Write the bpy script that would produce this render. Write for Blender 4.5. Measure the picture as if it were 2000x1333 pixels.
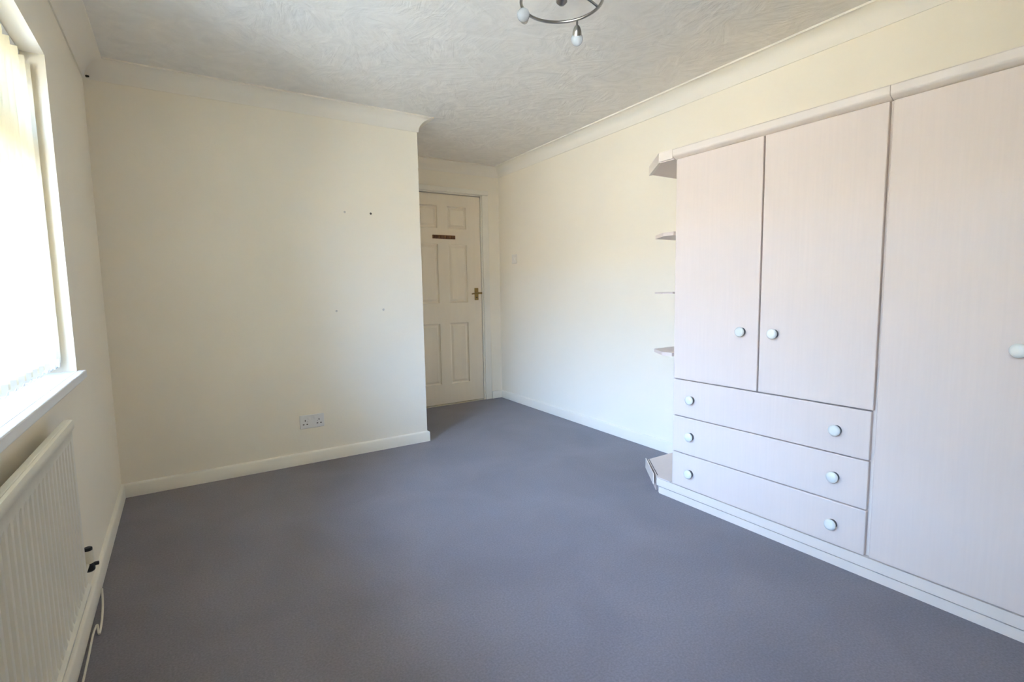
import bpy, bmesh, math, random
from mathutils import Vector, Matrix
import numpy as np

# ------------------------------------------------------------------ clear
for o in list(bpy.data.objects):
    bpy.data.objects.remove(o, do_unlink=True)
scene = bpy.context.scene
COL = scene.collection
random.seed(7)

# ------------------------------------------------------------------ camera
YAW, PITCH, ROLL, FPX, CAMZ = 0.5728, 0.0997, -0.0171, 1000.0, 1.088
cy, sy, cp, sp = math.cos(YAW), math.sin(YAW), math.cos(PITCH), math.sin(PITCH)
fwd = Vector((sy * cp, cy * cp, -sp))
rgt = Vector((cy, -sy, 0))
upv = rgt.cross(fwd)
r2 = rgt * math.cos(ROLL) + upv * math.sin(ROLL)
u2 = -rgt * math.sin(ROLL) + upv * math.cos(ROLL)
cam_d = bpy.data.cameras.new('camera')
cam = bpy.data.objects.new('camera', cam_d)
COL.objects.link(cam)
cam.matrix_world = Matrix(((r2.x, u2.x, -fwd.x, 0.0), (r2.y, u2.y, -fwd.y, 0.0),
                           (r2.z, u2.z, -fwd.z, CAMZ), (0, 0, 0, 1)))
cam_d.sensor_fit = 'HORIZONTAL'
cam_d.sensor_width = 36.0
cam_d.lens = 36.0 * FPX / 2000.0
cam_d.clip_start = 0.02
scene.camera = cam

# ------------------------------------------------------------------ room dimensions (metres)
XL = -0.333                      # window wall
YP = 3.41                        # partition facing the camera
XP = 1.45                        # its free end
YD = 4.39                        # door wall in the alcove
YB = -0.75                       # wall behind the camera
ZC = 2.268                       # ceiling
def XR(y):                       # right wall, very slightly out of square
    return 2.638 + (y - 2.27) * 0.0295
WY0, WY1, WZ0, WZ1 = -0.28, 2.42, 0.82, 1.92      # window opening

# ------------------------------------------------------------------ sky, daylight, exposure
world = bpy.data.worlds.new('sky')
scene.world = world
world.use_nodes = True
bg = world.node_tree.nodes['Background']
bg.inputs[0].default_value = (0.405, 0.585, 1.0, 1)
bg.inputs[1].default_value = 49.0
sun_d = bpy.data.lights.new('sun', 'SUN')
sun_d.energy = 112.0
sun_d.color = (1.0, 0.90, 0.74)
sun_d.angle = math.radians(0.6)
sun = bpy.data.objects.new('sun', sun_d)
COL.objects.link(sun)
sun.rotation_euler = (0, math.radians(48), math.radians(-15))   # comes from behind the house
por_d = bpy.data.lights.new('window_portal', 'AREA')
por_d.shape = 'RECTANGLE'
por_d.size = WZ1 - WZ0 + 0.1
por_d.size_y = WY1 - WY0 + 0.1
por_d.cycles.is_portal = True
por = bpy.data.objects.new('window_portal', por_d)
COL.objects.link(por)
por.location = (XL - 0.36, (WY0 + WY1) / 2, (WZ0 + WZ1) / 2)
por.rotation_euler = (0, math.radians(-90), 0)
vs = scene.view_settings
scene.display_settings.display_device = 'sRGB'
vs.view_transform = 'Standard'
vs.look = 'None'
vs.gamma = 1.0
vs.use_curve_mapping = False
vs.exposure = 0.24
scene.cycles.max_bounces = 10
scene.cycles.diffuse_bounces = 9
scene.cycles.transmission_bounces = 8
scene.cycles.transparent_max_bounces = 16
scene.cycles.sample_clamp_indirect = 0.0
scene.cycles.use_denoising = True

# ------------------------------------------------------------------ materials
def srgb(r, g, b):
    def f(c):
        c /= 255.0
        return c / 12.92 if c <= 0.04045 else ((c + 0.055) / 1.055) ** 2.4
    return (f(r), f(g), f(b), 1)

def nodes_of(name):
    m = bpy.data.materials.new(name)
    m.use_nodes = True
    nt = m.node_tree
    return m, nt, nt.nodes['Principled BSDF']

def surf(name, col, rough=0.6, var=0.03, vscale=3.0, bump=0.0, bscale=200.0, metal=0.0, spec=0.4, stretch=None):
    """painted / plastic / metal surface: colour with faint noise and fine relief"""
    m, nt, b = nodes_of(name)
    N, L = nt.nodes, nt.links
    geo = N.new('ShaderNodeNewGeometry')
    vec = geo.outputs['Position']
    if stretch:
        mp = N.new('ShaderNodeMapping')
        mp.inputs['Scale'].default_value = stretch
        L.new(vec, mp.inputs[0])
        vec = mp.outputs[0]
    no = N.new('ShaderNodeTexNoise')
    no.inputs['Scale'].default_value = vscale
    no.inputs['Detail'].default_value = 4
    L.new(vec, no.inputs['Vector'])
    mr = N.new('ShaderNodeMapRange')
    mr.inputs[1].default_value = 0.3
    mr.inputs[2].default_value = 0.7
    mr.inputs[3].default_value = 1 - var
    mr.inputs[4].default_value = 1 + var
    L.new(no.outputs[0], mr.inputs[0])
    mx = N.new('ShaderNodeVectorMath')
    mx.operation = 'SCALE'
    mx.inputs[0].default_value = col[:3]
    L.new(mr.outputs[0], mx.inputs[3])
    L.new(mx.outputs[0], b.inputs['Base Color'])
    b.inputs['Roughness'].default_value = rough
    b.inputs['Metallic'].default_value = metal
    b.inputs['Specular IOR Level'].default_value = spec
    if bump > 0:
        n2 = N.new('ShaderNodeTexNoise')
        n2.inputs['Scale'].default_value = bscale
        n2.inputs['Detail'].default_value = 3
        L.new(vec, n2.inputs['Vector'])
        bp = N.new('ShaderNodeBump')
        bp.inputs['Strength'].default_value = bump
        bp.inputs['Distance'].default_value = 0.004
        L.new(n2.outputs[0], bp.inputs['Height'])
        L.new(bp.outputs[0], b.inputs['Normal'])
    return m

M = {}
M['wall'] = surf('cream_wall_paint', (0.885, 0.812, 0.672), 0.75, 0.012, 2.0, 0.10, 90.0, spec=0.2)
M['coving'] = surf('cream_coving_paint', (0.85, 0.795, 0.69), 0.6, 0.01, 2.0, 0.04, 60.0, spec=0.25)
M['trim'] = surf('cream_gloss_paint', (0.84, 0.785, 0.67), 0.35, 0.015, 4.0, 0.03, 40.0)
M['door'] = surf('cream_door_paint', (0.84, 0.735, 0.575), 0.4, 0.015, 4.0, 0.04, 60.0, stretch=(8, 1, 1))
M['white'] = surf('white_gloss', (0.84, 0.85, 0.85), 0.3, 0.01, 4.0)
M['plastic'] = surf('white_plastic', (0.78, 0.755, 0.725), 0.35, 0.01, 4.0)
M['dark'] = surf('black_plastic', (0.012, 0.012, 0.012), 0.4, 0.1, 30.0)
M['hole'] = surf('hole_brown', (0.10, 0.08, 0.06), 0.9, 0.1, 60.0)
M['patch'] = surf('grey_filler', (0.62, 0.575, 0.50), 0.9, 0.1, 90.0)
M['rad'] = surf('radiator_enamel', (0.78, 0.73, 0.60), 0.35, 0.01, 4.0)
M['cable'] = surf('cable_pvc', (0.72, 0.67, 0.56), 0.5, 0.02, 30.0)
M['laminate'] = surf('pale_wood_laminate', (0.75, 0.645, 0.575), 0.42, 0.015, 9.0, 0.03, 30.0, stretch=(14, 14, 0.55))
M['laminate_edge'] = surf('pale_laminate_edge', (0.78, 0.70, 0.62), 0.4, 0.02, 9.0)
M['shelf'] = surf('shelf_laminate', (0.72, 0.62, 0.56), 0.45, 0.02, 9.0, stretch=(3, 14, 3))
M['switch'] = surf('cream_switch_plastic', (0.80, 0.76, 0.68), 0.4, 0.01, 4.0)
M['mint'] = surf('pale_mint_plastic', (0.78, 0.79, 0.73), 0.3, 0.01, 30.0, spec=0.5)
M['knob_base'] = surf('grey_knob_base', (0.11, 0.105, 0.10), 0.4, 0.05, 40.0, metal=0.4)
M['chrome'] = surf('brushed_chrome', (0.34, 0.325, 0.30), 0.30, 0.05, 40.0, metal=1.0)
M['brass'] = surf('aged_brass', (0.30, 0.20, 0.07), 0.35, 0.15, 80.0, metal=1.0)
M['wood'] = surf('brown_wood', (0.28, 0.125, 0.045), 0.6, 0.35, 60.0, 0.2, 200.0)
M['wood_dark'] = surf('dark_brown_wood', (0.17, 0.072, 0.026), 0.6, 0.3, 60.0)
M['web'] = surf('dusty_cobweb', (0.06, 0.045, 0.025), 0.95, 0.3, 200.0)
M['ground'] = surf('garden_ground', (0.35, 0.335, 0.285), 0.9, 0.25, 0.8)
M['bounce_block'] = surf('bounce_block_render', (0.37, 0.335, 0.30), 0.9, 0.1, 6.0)

def carpet_mat():
    m, nt, b = nodes_of('grey_carpet')
    N, L = nt.nodes, nt.links
    geo = N.new('ShaderNodeNewGeometry')
    n1 = N.new('ShaderNodeTexNoise'); n1.inputs['Scale'].default_value = 2.2; n1.inputs['Detail'].default_value = 5
    n1.inputs['Distortion'].default_value = 0.6
    n2 = N.new('ShaderNodeTexNoise'); n2.inputs['Scale'].default_value = 150; n2.inputs['Detail'].default_value = 4
    n3 = N.new('ShaderNodeTexNoise'); n3.inputs['Scale'].default_value = 420; n3.inputs['Detail'].default_value = 3
    for n in (n1, n2, n3):
        L.new(geo.outputs['Position'], n.inputs['Vector'])
    r1 = N.new('ShaderNodeMapRange'); r1.inputs[1].default_value = 0.3; r1.inputs[2].default_value = 0.7
    r1.inputs[3].default_value = 0.92; r1.inputs[4].default_value = 1.08
    L.new(n1.outputs[0], r1.inputs[0])
    rr = N.new('ShaderNodeMapRange'); rr.inputs[1].default_value = 0.3; rr.inputs[2].default_value = 0.7
    rr.inputs[3].default_value = 0.87; rr.inputs[4].default_value = 1.13
    L.new(n2.outputs[0], rr.inputs[0])
    mu = N.new('ShaderNodeMath'); mu.operation = 'MULTIPLY'
    L.new(r1.outputs[0], mu.inputs[0]); L.new(rr.outputs[0], mu.inputs[1])
    sc = N.new('ShaderNodeVectorMath'); sc.operation = 'SCALE'
    sc.inputs[0].default_value = (0.204, 0.188, 0.204)
    L.new(mu.outputs[0], sc.inputs[3])
    L.new(sc.outputs[0], b.inputs['Base Color'])
    b.inputs['Roughness'].default_value = 0.95
    b.inputs['Specular IOR Level'].default_value = 0.05
    b.inputs['Sheen Weight'].default_value = 0.15
    bp = N.new('ShaderNodeBump'); bp.inputs['Strength'].default_value = 0.28; bp.inputs['Distance'].default_value = 0.003
    L.new(n3.outputs[0], bp.inputs['Height'])
    L.new(bp.outputs[0], b.inputs['Normal'])
    return m
M['carpet'] = carpet_mat()

def ceiling_mat():
    """hand-swirled plaster: broad overlapping brush strokes"""
    m, nt, b = nodes_of('swirled_plaster')
    N, L = nt.nodes, nt.links
    geo = N.new('ShaderNodeNewGeometry')
    vo = N.new('ShaderNodeTexVoronoi'); vo.inputs['Scale'].default_value = 5.5
    L.new(geo.outputs['Position'], vo.inputs['Vector'])
    cell = N.new('ShaderNodeSeparateColor')
    L.new(vo.outputs['Color'], cell.inputs[0])
    # every stroke has its own brushing direction
    an = N.new('ShaderNodeMath'); an.operation = 'MULTIPLY'; an.inputs[1].default_value = 6.28
    L.new(cell.outputs[0], an.inputs[0])
    ro = N.new('ShaderNodeVectorRotate'); ro.rotation_type = 'Z_AXIS'
    L.new(geo.outputs['Position'], ro.inputs['Vector']); L.new(an.outputs[0], ro.inputs['Angle'])
    mp = N.new('ShaderNodeMapping'); mp.inputs['Scale'].default_value = (5, 26, 1)
    L.new(ro.outputs[0], mp.inputs[0])
    n1 = N.new('ShaderNodeTexNoise'); n1.inputs['Scale'].default_value = 1.0; n1.inputs['Detail'].default_value = 6
    n1.inputs['Distortion'].default_value = 0.8
    L.new(mp.outputs[0], n1.inputs['Vector'])
    n2 = N.new('ShaderNodeTexNoise'); n2.inputs['Scale'].default_value = 7.0; n2.inputs['Detail'].default_value = 5
    n2.inputs['Distortion'].default_value = 1.6
    L.new(geo.outputs['Position'], n2.inputs['Vector'])
    h = N.new('ShaderNodeMath'); h.operation = 'MULTIPLY_ADD'; h.inputs[1].default_value = 0.8
    L.new(n1.outputs[0], h.inputs[0]); L.new(n2.outputs[0], h.inputs[2])
    bp = N.new('ShaderNodeBump'); bp.inputs['Strength'].default_value = 0.33; bp.inputs['Distance'].default_value = 0.014
    L.new(h.outputs[0], bp.inputs['Height'])
    L.new(bp.outputs[0], b.inputs['Normal'])
    mr = N.new('ShaderNodeMapRange'); mr.inputs[1].default_value = 0.25; mr.inputs[2].default_value = 0.75
    mr.inputs[3].default_value = 0.93; mr.inputs[4].default_value = 1.05
    L.new(n2.outputs[0], mr.inputs[0])
    scv = N.new('ShaderNodeVectorMath'); scv.operation = 'SCALE'; scv.inputs[0].default_value = (0.78, 0.745, 0.69)
    L.new(mr.outputs[0], scv.inputs[3])
    L.new(scv.outputs[0], b.inputs['Base Color'])
    b.inputs['Roughness'].default_value = 0.8
    b.inputs['Specular IOR Level'].default_value = 0.2
    return m
M['ceiling'] = ceiling_mat()

def pane_mat():
    m = bpy.data.materials.new('window_glass'); m.use_nodes = True
    nt = m.node_tree; N, L = nt.nodes, nt.links
    N.remove(N['Principled BSDF'])
    tr = N.new('ShaderNodeBsdfTransparent'); tr.inputs[0].default_value = (0.93, 0.96, 0.95, 1)
    gl = N.new('ShaderNodeBsdfGlossy'); gl.inputs['Roughness'].default_value = 0.02
    fr = N.new('ShaderNodeFresnel'); fr.inputs[0].default_value = 1.3
    mx = N.new('ShaderNodeMixShader')
    L.new(fr.outputs[0], mx.inputs[0]); L.new(tr.outputs[0], mx.inputs[1]); L.new(gl.outputs[0], mx.inputs[2])
    L.new(mx.outputs[0], N['Material Output'].inputs[0])
    return m
M['glass'] = pane_mat()

def slat_mat():
    m = bpy.data.materials.new('blind_fabric'); m.use_nodes = True
    nt = m.node_tree; N, L = nt.nodes, nt.links
    N.remove(N['Principled BSDF'])
    geo = N.new('ShaderNodeNewGeometry')
    mp = N.new('ShaderNodeMapping'); mp.inputs['Scale'].default_value = (60, 60, 4)
    no = N.new('ShaderNodeTexNoise'); no.inputs['Scale'].default_value = 4
    L.new(geo.outputs['Position'], mp.inputs[0]); L.new(mp.outputs[0], no.inputs['Vector'])
    mr = N.new('ShaderNodeMapRange'); mr.inputs[3].default_value = 0.92; mr.inputs[4].default_value = 1.05
    L.new(no.outputs[0], mr.inputs[0])
    sc = N.new('ShaderNodeVectorMath'); sc.operation = 'SCALE'; sc.inputs[0].default_value = (0.83, 0.77, 0.62)
    L.new(mr.outputs[0], sc.inputs[3])
    d = N.new('ShaderNodeBsdfDiffuse'); t = N.new('ShaderNodeBsdfTranslucent')
    L.new(sc.outputs[0], d.inputs[0]); L.new(sc.outputs[0], t.inputs[0])
    mx = N.new('ShaderNodeMixShader'); mx.inputs[0].default_value = 0.5
    L.new(d.outputs[0], mx.inputs[1]); L.new(t.outputs[0], mx.inputs[2])
    L.new(mx.outputs[0], N['Material Output'].inputs[0])
    return m
M['slat'] = slat_mat()

def globe_mat():
    m, nt, b = nodes_of('frosted_lamp_glass')
    no = nt.nodes.new('ShaderNodeTexNoise'); no.inputs['Scale'].default_value = 120
    mr = nt.nodes.new('ShaderNodeMapRange'); mr.inputs[3].default_value = 0.12; mr.inputs[4].default_value = 0.3
    nt.links.new(no.outputs[0], mr.inputs[0]); nt.links.new(mr.outputs[0], b.inputs['Roughness'])
    b.inputs['Base Color'].default_value = (0.80, 0.84, 0.86, 1)
    b.inputs['Transmission Weight'].default_value = 0.55
    return m
M['globe'] = globe_mat()

# ------------------------------------------------------------------ mesh helpers
def smooth(me, angle=35):
    me.polygons.foreach_set('use_smooth', [True] * len(me.polygons))
    me.set_sharp_from_angle(angle=math.radians(angle))

def add(name, bm, mat, parent=None, sm=False, loc=None):
    bmesh.ops.remove_doubles(bm, verts=bm.verts, dist=1e-6)
    bmesh.ops.recalc_face_normals(bm, faces=bm.faces)
    me = bpy.data.meshes.new(name)
    bm.to_mesh(me); bm.free()
    if sm: smooth(me)
    me.materials.append(M[mat])
    o = bpy.data.objects.new(name, me)
    COL.objects.link(o)
    if parent: o.parent = parent
    if loc is not None: o.location = loc
    return o

def empty(name, loc=(0, 0, 0)):
    o = bpy.data.objects.new(name, None)
    o.empty_display_size = 0.1
    COL.objects.link(o)
    o.location = loc
    return o

def tag(o, label, cat, group=None, kind=None):
    o['label'] = label; o['category'] = cat
    if group: o['group'] = group
    if kind: o['kind'] = kind
    return o

def box(bm, x0, x1, y0, y1, z0, z1, bev=0.0, seg=2):
    r = bmesh.ops.create_cube(bm, size=1.0)
    vs_ = r['verts']
    for v in vs_:
        v.co = Vector(((x0 + x1) / 2 + v.co.x * (x1 - x0), (y0 + y1) / 2 + v.co.y * (y1 - y0), (z0 + z1) / 2 + v.co.z * (z1 - z0)))
    if bev > 0:
        es = list({e for v in vs_ for e in v.link_edges})
        bmesh.ops.bevel(bm, geom=es, offset=bev, segments=seg, profile=0.5, affect='EDGES')

def boxes(*bs, bev=0.0):
    bm = bmesh.new()
    for b in bs: box(bm, *b, bev=bev)
    return bm

def prism(bm, pts, z0, z1):
    a = [bm.verts.new((p[0], p[1], z0)) for p in pts]
    b = [bm.verts.new((p[0], p[1], z1)) for p in pts]
    n = len(pts)
    bm.faces.new(a[::-1]); bm.faces.new(b)
    for i in range(n):
        bm.faces.new((a[i], a[(i + 1) % n], b[(i + 1) % n], b[i]))

def lathe(bm, prof, origin, axis, seg=28):
    """prof: (radius, height) along axis from origin"""
    ax = Vector(axis).normalized()
    t = Vector((0, 0, 1)) if abs(ax.z) < 0.9 else Vector((1, 0, 0))
    u = ax.cross(t).normalized(); v = ax.cross(u)
    o = Vector(origin); rings = []
    for r, h in prof:
        if r < 1e-6:
            rings.append([bm.verts.new(o + ax * h)])
        else:
            rings.append([bm.verts.new(o + ax * h + (u * math.cos(2 * math.pi * k / seg) + v * math.sin(2 * math.pi * k / seg)) * r) for k in range(seg)])
    for a, b in zip(rings, rings[1:]):
        for k in range(seg):
            k2 = (k + 1) % seg
            if len(a) == 1 and len(b) == 1: continue
            if len(a) == 1: bm.faces.new((a[0], b[k], b[k2]))
            elif len(b) == 1: bm.faces.new((a[k], a[k2], b[0]))
            else: bm.faces.new((a[k], a[k2], b[k2], b[k]))
    for ring in (rings[0], rings[-1]):
        if len(ring) > 1: bm.faces.new(ring)

def catmull(pts, n=8, closed=False):
    P = [Vector(p) for p in pts]; out = []
    m = len(P)
    for i in range(m if closed else m - 1):
        g = lambda k: P[k % m] if closed else P[max(0, min(m - 1, k))]
        p0, p1, p2, p3 = g(i - 1), g(i), g(i + 1), g(i + 2)
        for s in range(n):
            t = s / n
            out.append(0.5 * ((2 * p1) + (p2 - p0) * t + (2 * p0 - 5 * p1 + 4 * p2 - p3) * t * t + (3 * p1 - p0 - 3 * p2 + p3) * t ** 3))
    if not closed: out.append(P[-1])
    return out

def tube(bm, pts, r, seg=10, closed=False):
    P = [Vector(p) for p in pts]; n = len(P); rings = []
    prev = None
    for i in range(n):
        a = P[(i - 1) % n] if (closed or i > 0) else P[i]
        b = P[(i + 1) % n] if (closed or i < n - 1) else P[i]
        t = (b - a).normalized()
        if prev is None:
            up = Vector((0, 0, 1)) if abs(t.z) < 0.9 else Vector((1, 0, 0))
            u = t.cross(up).normalized()
        else:
            u = (prev - t * prev.dot(t)).normalized()
        prev = u
        v = t.cross(u)
        rr = r[i] if isinstance(r, (list, tuple)) else r
        rings.append([bm.verts.new(P[i] + (u * math.cos(2 * math.pi * k / seg) + v * math.sin(2 * math.pi * k / seg)) * rr) for k in range(seg)])
    m = n if closed else n - 1
    for i in range(m):
        a, b = rings[i], rings[(i + 1) % n]
        for k in range(seg):
            bm.faces.new((a[k], a[(k + 1) % seg], b[(k + 1) % seg], b[k]))
    if not closed:
        bm.faces.new(rings[0][::-1]); bm.faces.new(rings[-1])

# ------------------------------------------------------------------ the shell
T = 0.30
bm = bmesh.new()
fp = [(XL, YB), (XR(YB), YB), (XR(YD), YD), (XP, YD), (XP, YP), (XL, YP)]
prism(bm, fp, -0.12, 0.0)
tag(add('floor', bm, 'carpet'), 'blue grey fitted carpet covering the whole bedroom floor', 'carpet', kind='structure')
bm = bmesh.new()
prism(bm, fp, ZC, ZC + 0.15)
tag(add('ceiling', bm, 'ceiling'), 'off white ceiling of swirled textured plaster', 'ceiling', kind='structure')
bm = boxes((XL - T, XL, YB - T, WY0, -0.12, ZC + 0.15), (XL - T, XL, WY1, YP + 0.2, -0.12, ZC + 0.15),
           (XL - T, XL, WY0, WY1, -0.12, WZ0 - .03), (XL - T, XL, WY0, WY1, WZ1, ZC + 0.15))
tag(add('wall_left', bm, 'wall'), 'cream painted window wall above and beside the radiator', 'wall', kind='structure')
tag(add('wall_front', boxes((XL, XP, YP, YD + 0.1, -0.12, ZC + 0.15)), 'wall'), 'wide cream partition wall with the double socket, its free end beside the door', 'wall', kind='structure')
DX0, DX1, DZ = 1.69, 2.492, 1.985        # door opening
bm = boxes((XP, DX0 - 0.03, YD, YD + 0.12, -0.12, ZC + 0.15), (DX1 + 0.03, XR(YD) + 0.3, YD, YD + 0.12, -0.12, ZC + 0.15),
           (DX0 - 0.03, DX1 + 0.03, YD, YD + 0.12, DZ + 0.03, ZC + 0.15),
           (XP, XR(YD) + 0.3, YD + 0.12, YD + 0.2, -0.12, ZC + 0.15), (DX0 - .03, DX1 + .03, YD, YD + .12, -.12, .002))  # slab behind the doorway added to stop light leaking round the door
tag(add('wall_far', bm, 'wall'), 'cream wall around the panelled door at the end of the alcove', 'wall', kind='structure')
bm = bmesh.new()
prism(bm, [(XR(YB - 0.3), YB - 0.3), (XR(YB) + 0.3, YB - 0.3), (XR(YD) + 0.3, YD), (XR(YD), YD)], -0.12, ZC + 0.15)
tag(add('wall_right', bm, 'wall'), 'long cream wall behind the fitted wardrobes', 'wall', kind='structure')
tag(add('wall_back', boxes((XL, XR(YB), YB - 0.3, YB, -0.12, ZC + 0.15)), 'wall'), 'plain cream wall behind the viewer', 'wall', kind='structure')

# garden ground far below the first floor window
bm = boxes((-60, 30, -45, 45, -2.9, -2.7))
tag(add('garden_ground', bm, 'ground'), 'sunlit dry ground outside below the window', 'ground', kind='structure')

# unseen house block added opposite; covers low sky and bounces warm light in
bm = boxes((-20, -13, -32, 34, -2.7, 3.1))
prism(bm, [(-20, -32), (-13, -32), (-13, 34), (-20, 34)], 3.1, 3.12)
a_ = [bm.verts.new(p) for p in ((-20.3, -32, 3.12), (-12.7, -32, 3.12), (-16.5, -32, 4.6), (-20.3, 34, 3.12), (-12.7, 34, 3.12), (-16.5, 34, 4.6))]
for q_ in ((0, 1, 2), (3, 5, 4), (0, 3, 4, 1), (1, 4, 5, 2), (0, 2, 5, 3)): bm.faces.new([a_[k] for k in q_])
tag(add('added_bounce_block', bm, 'bounce_block'), 'unseen pale house block added opposite the window to bounce warm light in', 'bounce block', kind='structure')

# --- swept trims: coving and skirting, one piece per wall, mitred
def offs(i, d):
    n = len(fp)
    a, p, b = Vector(fp[i - 1]), Vector(fp[i]), Vector(fp[(i + 1) % n])
    u = (p - a).normalized(); v = (b - p).normalized()
    n1 = Vector((-u.y, u.x)); n2 = Vector((-v.y, v.x))
    return p + (n1 + n2) * (d / (1 + n1.dot(n2)))

def sweep(i, prof, end0=None, end1=None):
    """closed profile (d,z) along wall i -> i+1; end0/end1 cut the run at fractions instead of a mitre"""
    bm = bmesh.new()
    n = len(fp); j = (i + 1) % n
    A, B = Vector(fp[i]), Vector(fp[j])
    u = (B - A).normalized(); nn = Vector((-u.y, u.x))
    ra, rb = [], []
    for d, z in prof:
        pa = offs(i, d) if end0 is None else A + u * end0 + nn * d
        pb = offs(j, d) if end1 is None else A + u * end1 + nn * d
        ra.append(bm.verts.new((pa.x, pa.y, z))); rb.append(bm.verts.new((pb.x, pb.y, z)))
    m = len(prof)
    for k in range(m):
        bm.faces.new((ra[k], ra[(k + 1) % m], rb[(k + 1) % m], rb[k]))
    bm.faces.new(ra); bm.faces.new(rb[::-1])
    return bm

ZB = 2.178; CV = ZC - ZB
cov = [(0, ZB), (0.007, ZB - 0.001), (0.009, ZB + 0.007)]
for k in range(1, 12):
    th = math.radians(90 * k / 12)
    cov.append((CV - 0.004 - (CV - 0.013) * math.cos(th), ZB + 0.007 + (CV - 0.014) * math.sin(th)))
cov += [(CV - 0.003, ZC - 0.010), (CV, ZC - 0.009), (CV, ZC), (0, ZC)]
skt = [(0, 0), (0.015, 0), (0.015, 0.066), (0.012, 0.071), (0.007, 0.0745), (0, 0.0755)]
covl = ['cream coving above the wall behind the viewer', 'long cream coving between ceiling and wardrobe wall', 'short cream coving above the panelled door',
        'cream coving along the hidden return of the partition', 'cream coving across the top of the socket wall', 'cream coving above the window and blind']
sktl = ['skirting board along the wall behind the viewer', 'white skirting board along the right hand wall towards the door', 'short skirting board between door frame and corner',
        'skirting board along the hidden return of the partition', 'cream skirting board under the double socket', 'cream skirting board running below the radiator']
side = ['back', 'right', 'far', 'return', 'front', 'left']
for i in range(6):
    tag(add('trim_%d' % (i + 1), sweep(i, cov), 'coving', sm=True), covl[i], 'coving', kind='structure')
    if i == 2:
        A = Vector(fp[2])
        bm = sweep(i, skt, None, A.x - (DX1 + 0.086))
        o = add('baseboard_far', bm, 'trim', sm=True)
    else:
        o = add('baseboard_' + side[i], sweep(i, skt), 'trim', sm=True)
    tag(o, sktl[i], 'skirting board', kind='structure')

# ------------------------------------------------------------------ window and its sill
win = tag(empty('window_1', (XL - 0.17, (WY0 + WY1) / 2, WZ0)), 'white framed window with a top light, bright daylight behind the blind', 'window', kind='structure')
def wadd(name, bm, mat, parent=win, sm=False):
    bm.transform(Matrix.Translation(-win.location))
    return add(name, bm, mat, parent, sm)
fx0, fx1 = XL - 0.21, XL - 0.145
f = 0.055
TZ = 1.60
bm = boxes((fx0, fx1, WY0, WY1, WZ0, WZ0 + f), (fx0, fx1, WY0, WY1, WZ1 - f, WZ1),
           (fx0, fx1, WY0, WY0 + f, WZ0 + f, WZ1 - f), (fx0, fx1, WY1 - f, WY1, WZ0 + f, WZ1 - f), bev=0.004)
wadd('frame', bm, 'white')
ym = (WY0 + WY1) / 2
wadd('transom', boxes((fx0 + .003, fx1 - .003, WY0 + f, WY1 - f, TZ, TZ + 0.075), bev=0.004), 'white')
wadd('mullion', boxes((fx0 + .004, fx1 - .004, ym - .032, ym + .032, WZ0 + f, WZ1 - f), bev=0.004), 'white')
for a, b in ((WY0 + f, ym - .032), (ym + .032, WY1 - f)):
    for c, d in ((WZ0 + f, TZ), (TZ + .075, WZ1 - f)):
        wadd('pane', boxes((XL - 0.18, XL - 0.174, a, b, c, d)), 'glass')
bm = boxes((XL - 0.28, XL, WY0 + .001, WY1 - .001, WZ0 - .0295, WZ0), )
box(bm, XL - 0.001, XL + 0.024, WY0 - 0.03, WY1 + 0.03, WZ0 - .03, WZ0, bev=0.004)
wadd('sill', bm, 'white')

# vertical blind
VB = tag(empty('vertical_blind', (XL - 0.083, ym, WZ1)), 'cream vertical louvre blind hanging open in the window recess', 'blind')
bx = XL - 0.083
def vadd(name, bm, mat, parent=VB, sm=False):
    bm.transform(Matrix.Translation(-VB.location))
    return add(name, bm, mat, parent, sm)
vadd('headrail', boxes((bx - 0.02, bx + 0.02, WY0 + .01, WY1 - .01, WZ1 - .032, WZ1 - .001), bev=0.003), 'white')
SLAT_A = math.radians(34)
SW = 0.089
def slat_mesh():
    bm = bmesh.new()
    n = 6; z0, z1 = WZ0 + 0.035 - WZ1, -0.042
    th = 0.0006
    fr, bk = [], []
    for k in range(n + 1):
        s = (k / n - .5) * SW
        c = 0.004 * (1 - (2 * k / n - 1) ** 2)
        fr.append((s, c)); bk.append((s, c - th))
    pts = fr + bk[::-1]
    prism(bm, pts, z0, z1)
    bmesh.ops.recalc_face_normals(bm, faces=bm.faces)
    me = bpy.data.meshes.new('slat'); bm.to_mesh(me); bm.free(); smooth(me, 40)
    me.materials.append(M['slat'])
    return me
def weight_mesh():
    bm = bmesh.new()
    box(bm, -SW / 2 + .004, SW / 2 - .004, 0.0, 0.0035, WZ0 + .02 - WZ1, WZ0 + .05 - WZ1, bev=0.0008)
    me = bpy.data.meshes.new('weight'); bm.to_mesh(me); bm.free(); me.materials.append(M['plastic'])
    return me
def clip_mesh():
    bm = bmesh.new(); box(bm, -.011, .011, -.002, .004, -.046, -.030, bev=.0008)
    me = bpy.data.meshes.new('hanger'); bm.to_mesh(me); bm.free(); me.materials.append(M['plastic'])
    return me
sm_, wm_, cm_ = slat_mesh(), weight_mesh(), clip_mesh()
ns = 33
ys = [WY1 - 0.014 - i * 0.0805 for i in range(ns)]
for i, y in enumerate(ys):
    s = bpy.data.objects.new('slat', sm_); COL.objects.link(s); s.parent = VB
    s.location = (0, y - ym, 0)
    s.rotation_euler = (0, 0, SLAT_A * (0.1, 0.35, 0.65, 1.0)[min(i, 3)] + math.radians(random.uniform(-1.5, 1.5)))
    for nm, me in (('weight', wm_), ('hanger', cm_)):
        w = bpy.data.objects.new(nm, me); COL.objects.link(w); w.parent = s
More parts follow.
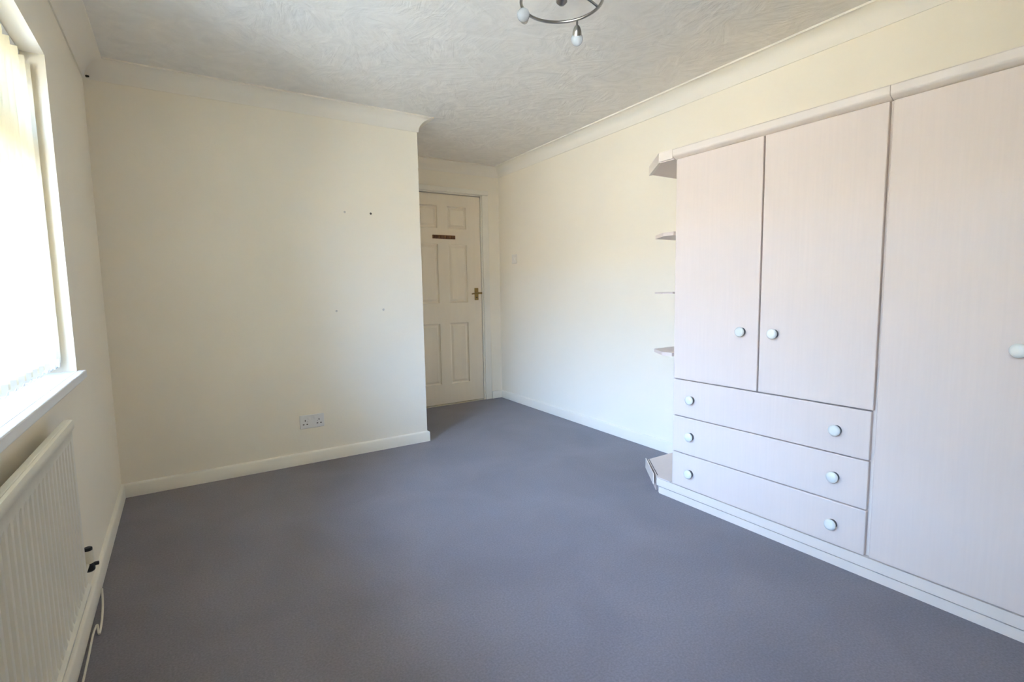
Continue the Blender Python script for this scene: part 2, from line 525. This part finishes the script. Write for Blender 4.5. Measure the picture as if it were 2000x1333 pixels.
for sx in (-1, 1):
    pts = []
    for i in range(ns - 1):
        for t in (0, .25, .5, .75):
            yy = ys[i] + (ys[i + 1] - ys[i]) * t
            pts.append((bx + sx * (SW / 2 - .006) * math.cos(SLAT_A), yy + sx * (SW / 2 - .006) * math.sin(SLAT_A), WZ0 + .03 - .012 * 4 * t * (1 - t)))
    bm = bmesh.new(); tube(bm, pts, 0.0013, 5)
    vadd('chain', bm, 'plastic')

# ------------------------------------------------------------------ door
DR = tag(empty('door_1', (DX1, YD, 0)), 'cream six panel door with a brass lever handle at the alcove end', 'door', kind='structure')
def dadd(name, bm, mat, parent=DR, sm=False):
    bm.transform(Matrix.Translation(-DR.location))
    o = add(name, bm, mat, None, sm)
    o.parent = parent
    if parent is not DR: o.location = -Vector(parent.location)
    return o
dy0, dy1 = YD + 0.008, YD + 0.046          # leaf faces
gx0, gx1, gz0, gz1 = DX0 + .003, DX1 - .004, 0.012, DZ - .006
colsx = [(1.842, 2.038), (2.142, 2.338)]
rows = [(0.200, 0.782), (0.975, 1.522), (1.668, 1.872)]
bl = [(gx0, colsx[0][0], dy0, dy1, gz0, gz1), (colsx[0][1], colsx[1][0], dy0, dy1, gz0, gz1), (colsx[1][1], gx1, dy0, dy1, gz0, gz1)]
zs = [gz0] + [z for r in rows for z in r] + [gz1]
for cx in colsx:
    for k in range(0, len(zs), 2):
        bl.append((cx[0], cx[1], dy0, dy1, zs[k], zs[k + 1]))
dadd('leaf', boxes(*bl), 'door')
for cx in colsx:
    for rz in rows:
        bm = bmesh.new()
        a0, a1, b0, b1 = cx[0], cx[1], rz[0], rz[1]
        def ring(ins, y): return [bm.verts.new((x, y, z)) for x, z in ((a0 + ins, b0 + ins), (a1 - ins, b0 + ins), (a1 - ins, b1 - ins), (a0 + ins, b1 - ins))]
        rs = [ring(0, dy0), ring(.006, dy0 + .010), ring(.016, dy0 + .013), ring(.034, dy0 + .004)]
        for p, q in zip(rs, rs[1:]):
            for k in range(4): bm.faces.new((p[k], p[(k + 1) % 4], q[(k + 1) % 4], q[k]))
        bm.faces.new(rs[-1])
        dadd('panel', bm, 'door')
lin = boxes((DX1, DX1 + .028, YD - .002, YD + .12, 0, DZ + .028), (DX0 - .028, DX0, YD - .002, YD + .12, 0, DZ + .028), (DX0, DX1, YD - .002, YD + .12, DZ, DZ + .028))
dadd('door_lining', lin, 'trim')
bm = bmesh.new()
for x0, x1, z0, z1 in ((DX1 + .012, DX1 + .082, 0, DZ + .012), (DX0 - .082, DX0 - .012, 0, DZ + .012), (DX0 - .082, DX1 + .082, DZ + .012, DZ + .058)):
    box(bm, x0, x1, YD - .016, YD, z0, z1, bev=0.005)
dadd('architrave', bm, 'trim')
# lever handle
hx, hz = 2.432, 1.056
hd = dadd('handle', boxes((hx - .021, hx + .021, dy0 - .006, dy0, hz - .062, hz + .056), bev=.003), 'brass')
bm = bmesh.new()
lathe(bm, [(.013, 0), (.013, .004), (.009, .008), (.009, .040), (.011, .044), (.0, .048)], (hx, dy0 - .005, hz + .005), (0, -1, 0), 16)
tube(bm, catmull([(hx + .036, dy0 - .044, hz + .006), (hx + .01, dy0 - .045, hz + .006), (hx - .03, dy0 - .046, hz + .003), (hx - .058, dy0 - .043, hz + .001), (hx - .07, dy0 - .036, hz - .002)], 5), [.010, .010, .010, .009, .009, .009, .009, .009, .008, .008, .008, .008, .007, .007, .007, .007, .007, .006, .006, .006, .006], 10)
dadd('lever', bm, 'brass', hd, True)
bm = bmesh.new(); lathe(bm, [(.007, 0), (.007, .003), (0, .004)], (hx, dy0 - .006, hz - .036), (0, -1, 0), 14)
dadd('key_escutcheon', bm, 'dark', hd)

# brown wooden strip on the door
SG = tag(empty('wooden_strip', (2.10, dy0, 1.587)), 'narrow brown wooden strip fixed across the upper door panels', 'door sign')
bm = boxes((1.985, 2.216, dy0 - .012, dy0 - .0005, 1.570, 1.604), bev=.003); bm.transform(Matrix.Translation(-SG.location))
add('board', bm, 'wood', SG)
for k, (xa, w) in enumerate(((1.992, .05), (2.062, .04), (2.118, .036), (2.168, .044))):
    bm = boxes((xa, xa + w, dy0 - .019, dy0 - .011, 1.574 - .003 * (k % 2), 1.598 + .002 * (k % 2)), bev=.003); bm.transform(Matrix.Translation(-SG.location))
    add('raised_block', bm, 'wood_dark', SG)

# ------------------------------------------------------------------ fitted wardrobes
XF = 2.06                                   # door faces
DT = 0.019
def knob_mesh():
    bm = bmesh.new()
    lathe(bm, [(.0180, 0), (.0185, .014), (.0180, .0165), (.0, .0165)], (0, 0, 0), (-1, 0, 0), 24)
    nb = len(bm.faces)
    lathe(bm, [(.0, .016), (.0200, .016), (.0215, .018), (.0213, .022), (.0190, .0262), (.013, .029), (0, .0302)], (0, 0, 0), (-1, 0, 0), 28)
    bm.faces.ensure_lookup_table()
    for f_ in bm.faces[:nb]: f_.material_index = 1
    bmesh.ops.recalc_face_normals(bm, faces=bm.faces)
    me = bpy.data.meshes.new('knob'); bm.to_mesh(me); bm.free(); smooth(me, 40); me.materials.append(M['mint']); me.materials.append(M['knob_base'])
    return me
KM = knob_mesh()
def knob(parent, root, y, z):
    o = bpy.data.objects.new('knob', KM); COL.objects.link(o); o.parent = parent
    o.location = Vector((XF + .0005, y, z)) - root.location - parent.location
    o['label'] = 'round pale mint knob'
    return o
def uadd(root, name, bm, mat, sm=False):
    bm.transform(Matrix.Translation(-root.location))
    return add(name, bm, mat, root, sm)
def door_front(y0, y1, z0, z1):
    bm = bmesh.new(); box(bm, XF, XF + DT, y0, y1, z0, z1, bev=.0035, seg=3); return bm
def carcass(y0, y1, xb, z0, z1, shelfz=()):
    x0 = XF + DT + .002
    t = .016
    bs = [(x0, xb, y0, y0 + t, z0, z1), (x0, xb, y1 - t, y1, z0, z1), (x0, xb, y0 + t, y1 - t, z0, z0 + t), (x0, xb, y0 + t, y1 - t, z1 - t, z1), (xb - .006, xb, y0 + t, y1 - t, z0 + t, z1 - t)]
    for s in shelfz: bs.append((x0 + .02, xb - .006, y0 + t, y1 - t, s, s + t))
    return boxes(*bs)
CZ0, CZ1 = 1.7055, 1.752
def cornice(y0, y1, xb):
    bm = bmesh.new()
    # moulded front: fascia with a small concave under-edge, profile in x,z extruded along y
    pr = [(xb, CZ0), (XF + .016, CZ0), (XF + .010, CZ0 + .003), (XF - .003, CZ0 + .010), (XF - .008, CZ0 + .014), (XF - .010, CZ0 + .020), (XF - .010, CZ1 - .004), (XF - .007, CZ1), (xb, CZ1)]
    a = [bm.verts.new((x, y0, z)) for x, z in pr]; b = [bm.verts.new((x, y1, z)) for x, z in pr]
    n = len(pr)
    for k in range(n): bm.faces.new((a[k], a[(k + 1) % n], b[(k + 1) % n], b[k]))
    bm.faces.new(a); bm.faces.new(b[::-1])
    return bm

# combination unit: two doors over three drawers
CB = tag(empty('combination_wardrobe', (XF + .3, 1.258, 0.083)), 'pale wood fitted unit with two cupboard doors over three wide drawers', 'wardrobe')
uadd(CB, 'carcass', carcass(.809, 1.716, 2.585, .083, 1.704, (.622, 1.2)), 'laminate_edge')
uadd(CB, 'cornice', cornice(.8105, 1.7155, 2.585), 'laminate_edge', True)
for (y0, y1, ky) in ((1.2585, 1.6985, 1.333), (.8135, 1.2515, 1.187)):
    d = uadd(CB, 'door', door_front(y0, y1, .6335, 1.7015), 'laminate'); knob(d, CB, ky, .888)
for z0, z1, kz in ((.447, .629, .538), (.2605, .4430, .355), (.0855, .2565, .167)):
    d = uadd(CB, 'drawer', door_front(.8185, 1.6985, z0, z1), 'laminate')
    bb = boxes((XF + DT - .001, 2.50, .84, 1.685, z0 + .02, z0 + .03), (XF + DT - .001, 2.50, .84, .852, z0 + .03, z1 - .03), (XF + DT - .001, 2.50, 1.673, 1.685, z0 + .03, z1 - .03))
    bb.transform(Matrix.Translation(-CB.location)); bx_ = add('drawer_box', bb, 'laminate_edge', d)
    knob(d, CB, 1.590, kz); knob(d, CB, .931, kz)

# tall unit at the right edge of the view
TW = tag(empty('tall_wardrobe', (XF + .3, .363, 0.083)), 'pale wood fitted wardrobe with full height doors at the right edge of view', 'wardrobe')
uadd(TW, 'carcass', carcass(-.0815, .8065, 2.558, .083, 1.704, (1.45,)), 'laminate_edge')
uadd(TW, 'cornice', cornice(-.0815, .8085, 2.558), 'laminate_edge', True)
for (y0, y1, ky) in ((.3665, .8025, .443), (-.0785, .3605, .285)):
    d = uadd(TW, 'door', door_front(y0, y1, .0855, 1.7015), 'laminate'); knob(d, TW, ky, .886)

# continuous plinth under both units and the end shelves
PL = tag(empty('wardrobe_plinth', (XF + .1, .8, 0)), 'long low white plinth rail running along the carpet under the wardrobes', 'plinth')
bm = bmesh.new()
prism(bm, [(XF + .001, -.0815), (XF + .001, 1.7995), (XF + .02, 1.8225), (2.45, 1.8225), (2.45, -.0815)], .0425, .0815)
uadd(PL, 'base_rail', bm, 'laminate_edge')
bm = bmesh.new()
prism(bm, [(XF + .006, -.0815), (XF + .006, 1.789), (XF + .022, 1.809), (2.45, 1.809), (2.45, -.0815)], 0.0005, .0365)
uadd(PL, 'kick_strip', bm, 'laminate_edge')

# open corner shelves with a splayed end, between the wardrobe side and the wall
CS = tag(empty('corner_shelves', (2.3, 1.9, 0.083)), 'open splayed corner shelves at the door end of the wardrobes', 'shelves')
def splay(x0, ya, xb, yb, back=2.612, y0=1.7175):
    return [(x0, y0), (x0, ya), (xb, yb), (back, yb), (back, y0)]
bm = bmesh.new(); prism(bm, splay(XF + .004, 1.795, 2.236, 2.012), CZ0, CZ1 - .004); uadd(CS, 'top_board', bm, 'shelf')
bm = bmesh.new()
P_ = [(XF - .010, 1.7175), (XF - .010, 1.801), (2.231, 2.027), (2.231, 2.012), (2.236, 2.012), (XF + .0045, 1.795), (XF + .0045, 1.7175)]
prism(bm, [(XF - .010, 1.7175), (XF - .010, 1.801), (XF + .0035, 1.795), (XF + .0035, 1.7175)], CZ0 + .004, CZ1); uadd(CS, 'cornice', bm, 'laminate_edge')
bm = bmesh.new()
prism(bm, [(XF - .010, 1.802), (2.228, 2.027), (2.238, 2.013), (XF + .0038, 1.7965)], CZ0 - .002, CZ1); uadd(CS, 'cornice', bm, 'laminate_edge')
for z, t in ((1.352, .018), (1.058, .007), (.748, .018)):
    bm = bmesh.new(); prism(bm, splay(XF + .006, 1.782, 2.145, 1.902), z - t / 2, z + t / 2); o = uadd(CS, 'shelf', bm, 'shelf')
bm = bmesh.new(); prism(bm, [(XF + .022, 1.8245), (2.236, 2.018), (2.612, 2.018), (2.612, 1.8245)], .0005, .0815); uadd(CS, 'base', bm, 'shelf')
bm = bmesh.new(); prism(bm, splay(XF + .004, 1.800, 2.236, 2.022), .0825, .0865); uadd(CS, 'base_top', bm, 'shelf')
# edging strip peeling off the splayed end
bm = bmesh.new()
pa, pb = Vector((XF + .012, 1.824)), Vector((2.229, 2.026)); dn = Vector((-(pb - pa).y, (pb - pa).x)).normalized()
q = [pa + dn * .004, pb + dn * .002, pb + dn * .006, pa + dn * .010]
prism(bm, [tuple(v) for v in q], .038, .094); o = uadd(CS, 'edging_strip', bm, 'laminate_edge'); o['label'] = 'loose pale edging strip with a dark gap'
bm = bmesh.new()
q = [pa + dn * -.017, pb + dn * -.017, pb + dn * -.013, pa + dn * -.013]
prism(bm, [tuple(v) for v in q], .0866, .0872); o = uadd(CS, 'edging_gap', bm, 'hole'); o['label'] = 'dark gap line behind the loose edging'

# ------------------------------------------------------------------ radiator under the window
RD = tag(empty('radiator', (XL + .04, 1.27, .232)), 'cream single panel radiator with vertical flutes under the window', 'radiator')
ry0, ry1, rz0, rz1 = .67, 1.872, .232, .745
rx = XL + .053
def radd(name, bm, mat, parent=RD, sm=False):
    bm.transform(Matrix.Translation(-RD.location)); return add(name, bm, mat, parent, sm)
bm = bmesh.new()
pitch = 0.0385
nf = int((ry1 - ry0 - .03) / pitch)
yst = (ry0 + ry1) / 2 - nf * pitch / 2
ycol = [ry0, ry0 + .004]
xoff = [-.006, 0]
fl = [0, 0]
for k in range(nf):
    for s, v in ((0, 0), (.18, 0), (.36, 1), (.64, 1), (.82, 0)):
        ycol.append(yst + (k + s) * pitch); xoff.append(0); fl.append(v)
ycol += [yst + nf * pitch, ry1 - .004, ry1]; xoff += [0, 0, -.006]; fl += [0, 0, 0]
zrow = [(rz0, -.010, 0), (rz0 + .004, .002, 0), (rz0 + .010, .006, 0), (rz0 + .018, .006, 0), (rz0 + .026, -.001, 0), (rz0 + .055, -.001, 1), (rz1 - .085, -.001, 1), (rz1 - .055, -.001, 0), (rz1 - .034, -.001, 0), (rz1 - .024, .005, 0), (rz1 - .010, .006, 0), (rz1 - .002, .003, 0), (rz1, -.003, 0)]
grid = []
for z, dz_, ff in zrow:
    grid.append([bm.verts.new((rx + dz_ + xo - .0100 * v * ff, y, z)) for y, xo, v in zip(ycol, xoff, fl)])
for a, b in zip(grid, grid[1:]):
    for k in range(len(a) - 1): bm.faces.new((a[k], a[k + 1], b[k + 1], b[k]))
radd('front_panel', bm, 'rad', sm=True)
radd('back_panel', boxes((rx - .022, rx - .016, ry0 + .001, ry1 - .001, rz0, rz1 - .004), bev=.002), 'rad')
radd('top_lip', boxes((rx - .019, rx - .003, ry0 + .002, ry1 - .002, rz1 - .008, rz1 + .001), bev=.003), 'rad')
for yb in (ry0 + .2, ry1 - .2):
    radd('bracket', boxes((XL + .0005, rx - .0225, yb - .012, yb + .012, rz0 + .05, rz1 - .06)), 'rad')
for yb, sgn in ((ry0 - .05, -1), (ry1 + .115, 1)):
    vx = XL + .042
    zv = rz0 + .022
    bm = bmesh.new()
    tube(bm, [(vx - .004, (ry1 - .006) if sgn > 0 else (ry0 + .006), zv + .012), (vx - .004, yb, zv + .012)], .006, 12)
    tube(bm, [(vx, yb, zv + .004), (XL + .0005, yb, zv + .004)], .006, 12)
    vb = radd('valve', bm, 'rad', sm=True)
    for nm, prof, z, mt in (('valve_body', [(.0, 0), (.011, 0), (.014, .004), (.014, .022), (.011, .026), (0, .026)], zv - .012, 'dark'),
                            ('thermostat_head', [(0, 0), (.012, 0), (.0135, .005), (.0135, .036), (.012, .040), (0, .040)], zv + .0145, 'rad'),
                            ('cap', [(0, 0), (.0115, 0), (.0115, .007), (.009, .009), (0, .009)], zv + .055, 'dark')):
        bm = bmesh.new(); lathe(bm, prof, (vx, yb, z), (0, 0, 1), 18)
        radd(nm, bm, mt, vb, True)
    bm = boxes((vx, vx + .024, yb - .005, yb + .005, zv + .003, zv + .013), bev=.002)
    radd('lockshield', bm, 'dark', vb)

# white cable lying along the skirting
pts = [(-.314, 2.34, .012), (-.300, 2.22, .014), (-.293, 2.12, .006), (-.291, 2.04, .004), (-.297, 2.06, .004), (-.304, 2.10, .004), (-.308, 2.05, .004), (-.306, 1.95, .004), (-.304, 1.84, .004), (-.303, 1.75, .004), (-.302, 1.66, .004)]
bm = bmesh.new(); tube(bm, catmull(pts, 8), .0032, 8)
tag(add('white_cable', bm, 'cable', sm=True), 'thin white cable trailing on the carpet edge below the radiator', 'cable')

# ------------------------------------------------------------------ sockets, switch, wall marks
def plate(name, cx, cz, w, h, label, cat):
    r = tag(empty(name, (cx, YP, cz)), label, cat)
    bm = boxes((-w / 2, w / 2, -.009, -.0003, -h / 2, h / 2), bev=.003)
    add('faceplate', bm, 'plastic', r)
    return r
SO = plate('double_socket', .660, .272, .148, .087, 'white double power socket low on the cream partition wall', 'socket')
for sx in (-1, 1):
    o = add('switch_rocker', boxes((sx * .017 - .007, sx * .017 + .007, -.0125, -.008, .012, .032), bev=.002), 'plastic', SO)
    cxp = sx * .042
    for px_, pz_, w_, h_ in ((0, .008, .0055, .0095), (-.011, -.016, .0095, .006), (.011, -.016, .0095, .006)):
        add('pin_hole', boxes((cxp + px_ - w_ / 2, cxp + px_ + w_ / 2, -.0098, -.0088, pz_ - h_ / 2, pz_ + h_ / 2)), 'hole', SO)
    add('screw', boxes((sx * .030 - .0, sx * .030 + .004, -.0098, -.0088, -.002, .002)), 'chrome', SO)

ysw = 4.10
LS = tag(empty('light_switch', (XR(ysw), ysw, 1.378)), 'white light switch on the right wall near the door', 'light switch')
ang = math.atan(.0295)
LS.rotation_euler = (0, 0, -ang)
add('faceplate', boxes((-.009, -.0004, -.043, .043, -.043, .043), bev=.003), 'switch', LS)
add('switch_rocker', boxes((-.013, -.008, -.007, .007, -.013, .013), bev=.002), 'switch', LS)

for (x, z, r, mt, lb) in ((.932, 1.606, .007, 'patch', 'small filled screw hole, upper left of the four marks on the partition'),
                          (1.102, 1.607, .0075, 'hole', 'dark open screw hole, upper right of the four marks on the partition'),
                          (.849, .970, .007, 'patch', 'faint grey screw hole, lower left of the four marks on the partition'),
                          (1.162, .969, .008, 'patch', 'faint grey screw hole, lower right of the four marks on the partition')):
    bm = bmesh.new()
    lathe(bm, [(0, 0), (r, 0), (r * .8, .0015), (r * .4, .002), (0, .001)], (x, YP - .0001, z), (0, -1, 0), 14)
    tag(add('screw_hole', bm, mt, sm=True), lb, 'wall mark', group='old fixing marks on the partition wall')

bm = bmesh.new()
bmesh.ops.create_icosphere(bm, subdivisions=2, radius=.008)
for v in bm.verts:
    v.co *= 1 + random.uniform(-.3, .3); v.co.z *= .7
bm.transform(Matrix.Translation((XL + .022, YP - .022, ZB + .008)))
tag(add('cobweb_clump', bm, 'web', sm=True), 'small dark dusty clump in the top corner of the coving', 'cobweb')

# ------------------------------------------------------------------ ceiling light
LX, LY, LZ, LR = 1.24, 1.55, 2.13, .148
CL = tag(empty('ceiling_light', (LX, LY, ZC)), 'chrome ring ceiling light with small glass lamp heads', 'ceiling light')
def cadd(name, bm, mat, parent=CL, sm=True):
    bm.transform(Matrix.Translation(-CL.location)); return add(name, bm, mat, parent, sm)
bm = bmesh.new(); lathe(bm, [(0, 0), (.055, 0), (.055, .006), (.050, .020), (.030, .026), (0, .026)], (LX, LY, ZC), (0, 0, -1), 32)
cadd('ceiling_rose', bm, 'chrome')
bm = bmesh.new(); lathe(bm, [(0, 0), (.010, 0), (.010, .09), (.020, .098), (.020, .118), (.010, .128), (0, .130)], (LX, LY, ZC - .024), (0, 0, -1), 20)
cadd('stem', bm, 'chrome')
ringp = [(LX + LR * math.cos(a), LY + LR * math.sin(a), LZ) for a in [2 * math.pi * k / 72 for k in range(72)]]
bm = bmesh.new(); tube(bm, ringp, .0058, 10, True)
cadd('ring', bm, 'chrome')
for a in (345, 215, 275):
    a = math.radians(a)
    bm = bmesh.new()
    tube(bm, catmull([(LX + .012 * math.cos(a), LY + .012 * math.sin(a), LZ + .02), (LX + .06 * math.cos(a), LY + .06 * math.sin(a), LZ + .034), (LX + .11 * math.cos(a), LY + .11 * math.sin(a), LZ + .02), (LX + LR * math.cos(a), LY + LR * math.sin(a), LZ)], 6), .0045, 8)
    cadd('arm', bm, 'chrome')
for a, drop, head in ((28, .034, (.35, .45, -.82)), (122, .034, (-.62, -.70, .05)), (246, .010, (-.4, -.9, .1))):
    ar = math.radians(a)
    o3 = Vector((LX + LR * math.cos(ar), LY + LR * math.sin(ar), LZ))
    dirv = Vector(head).normalized()
    e3 = o3 + Vector((0, 0, -drop))
    bm = bmesh.new(); tube(bm, [o3, e3], .0042, 10); lh = cadd('lamp_holder', bm, 'chrome')
    bm = bmesh.new(); lathe(bm, [(0, -.012), (.007, -.011), (.012, -.004), (.0165, .008), (.0185, .022), (.0175, .022), (.0, .016)], e3, dirv, 20); cadd('lamp_cup', bm, 'chrome', lh)
    bm = bmesh.new(); prof = [(0, 0)] + [(.0235 * math.sin(math.radians(t)), .0245 - .0245 * math.cos(math.radians(t))) for t in range(15, 180, 15)] + [(0, .049)]
    lathe(bm, prof, e3 + dirv * .012, dirv, 24); cadd('glass_globe', bm, 'globe', lh)
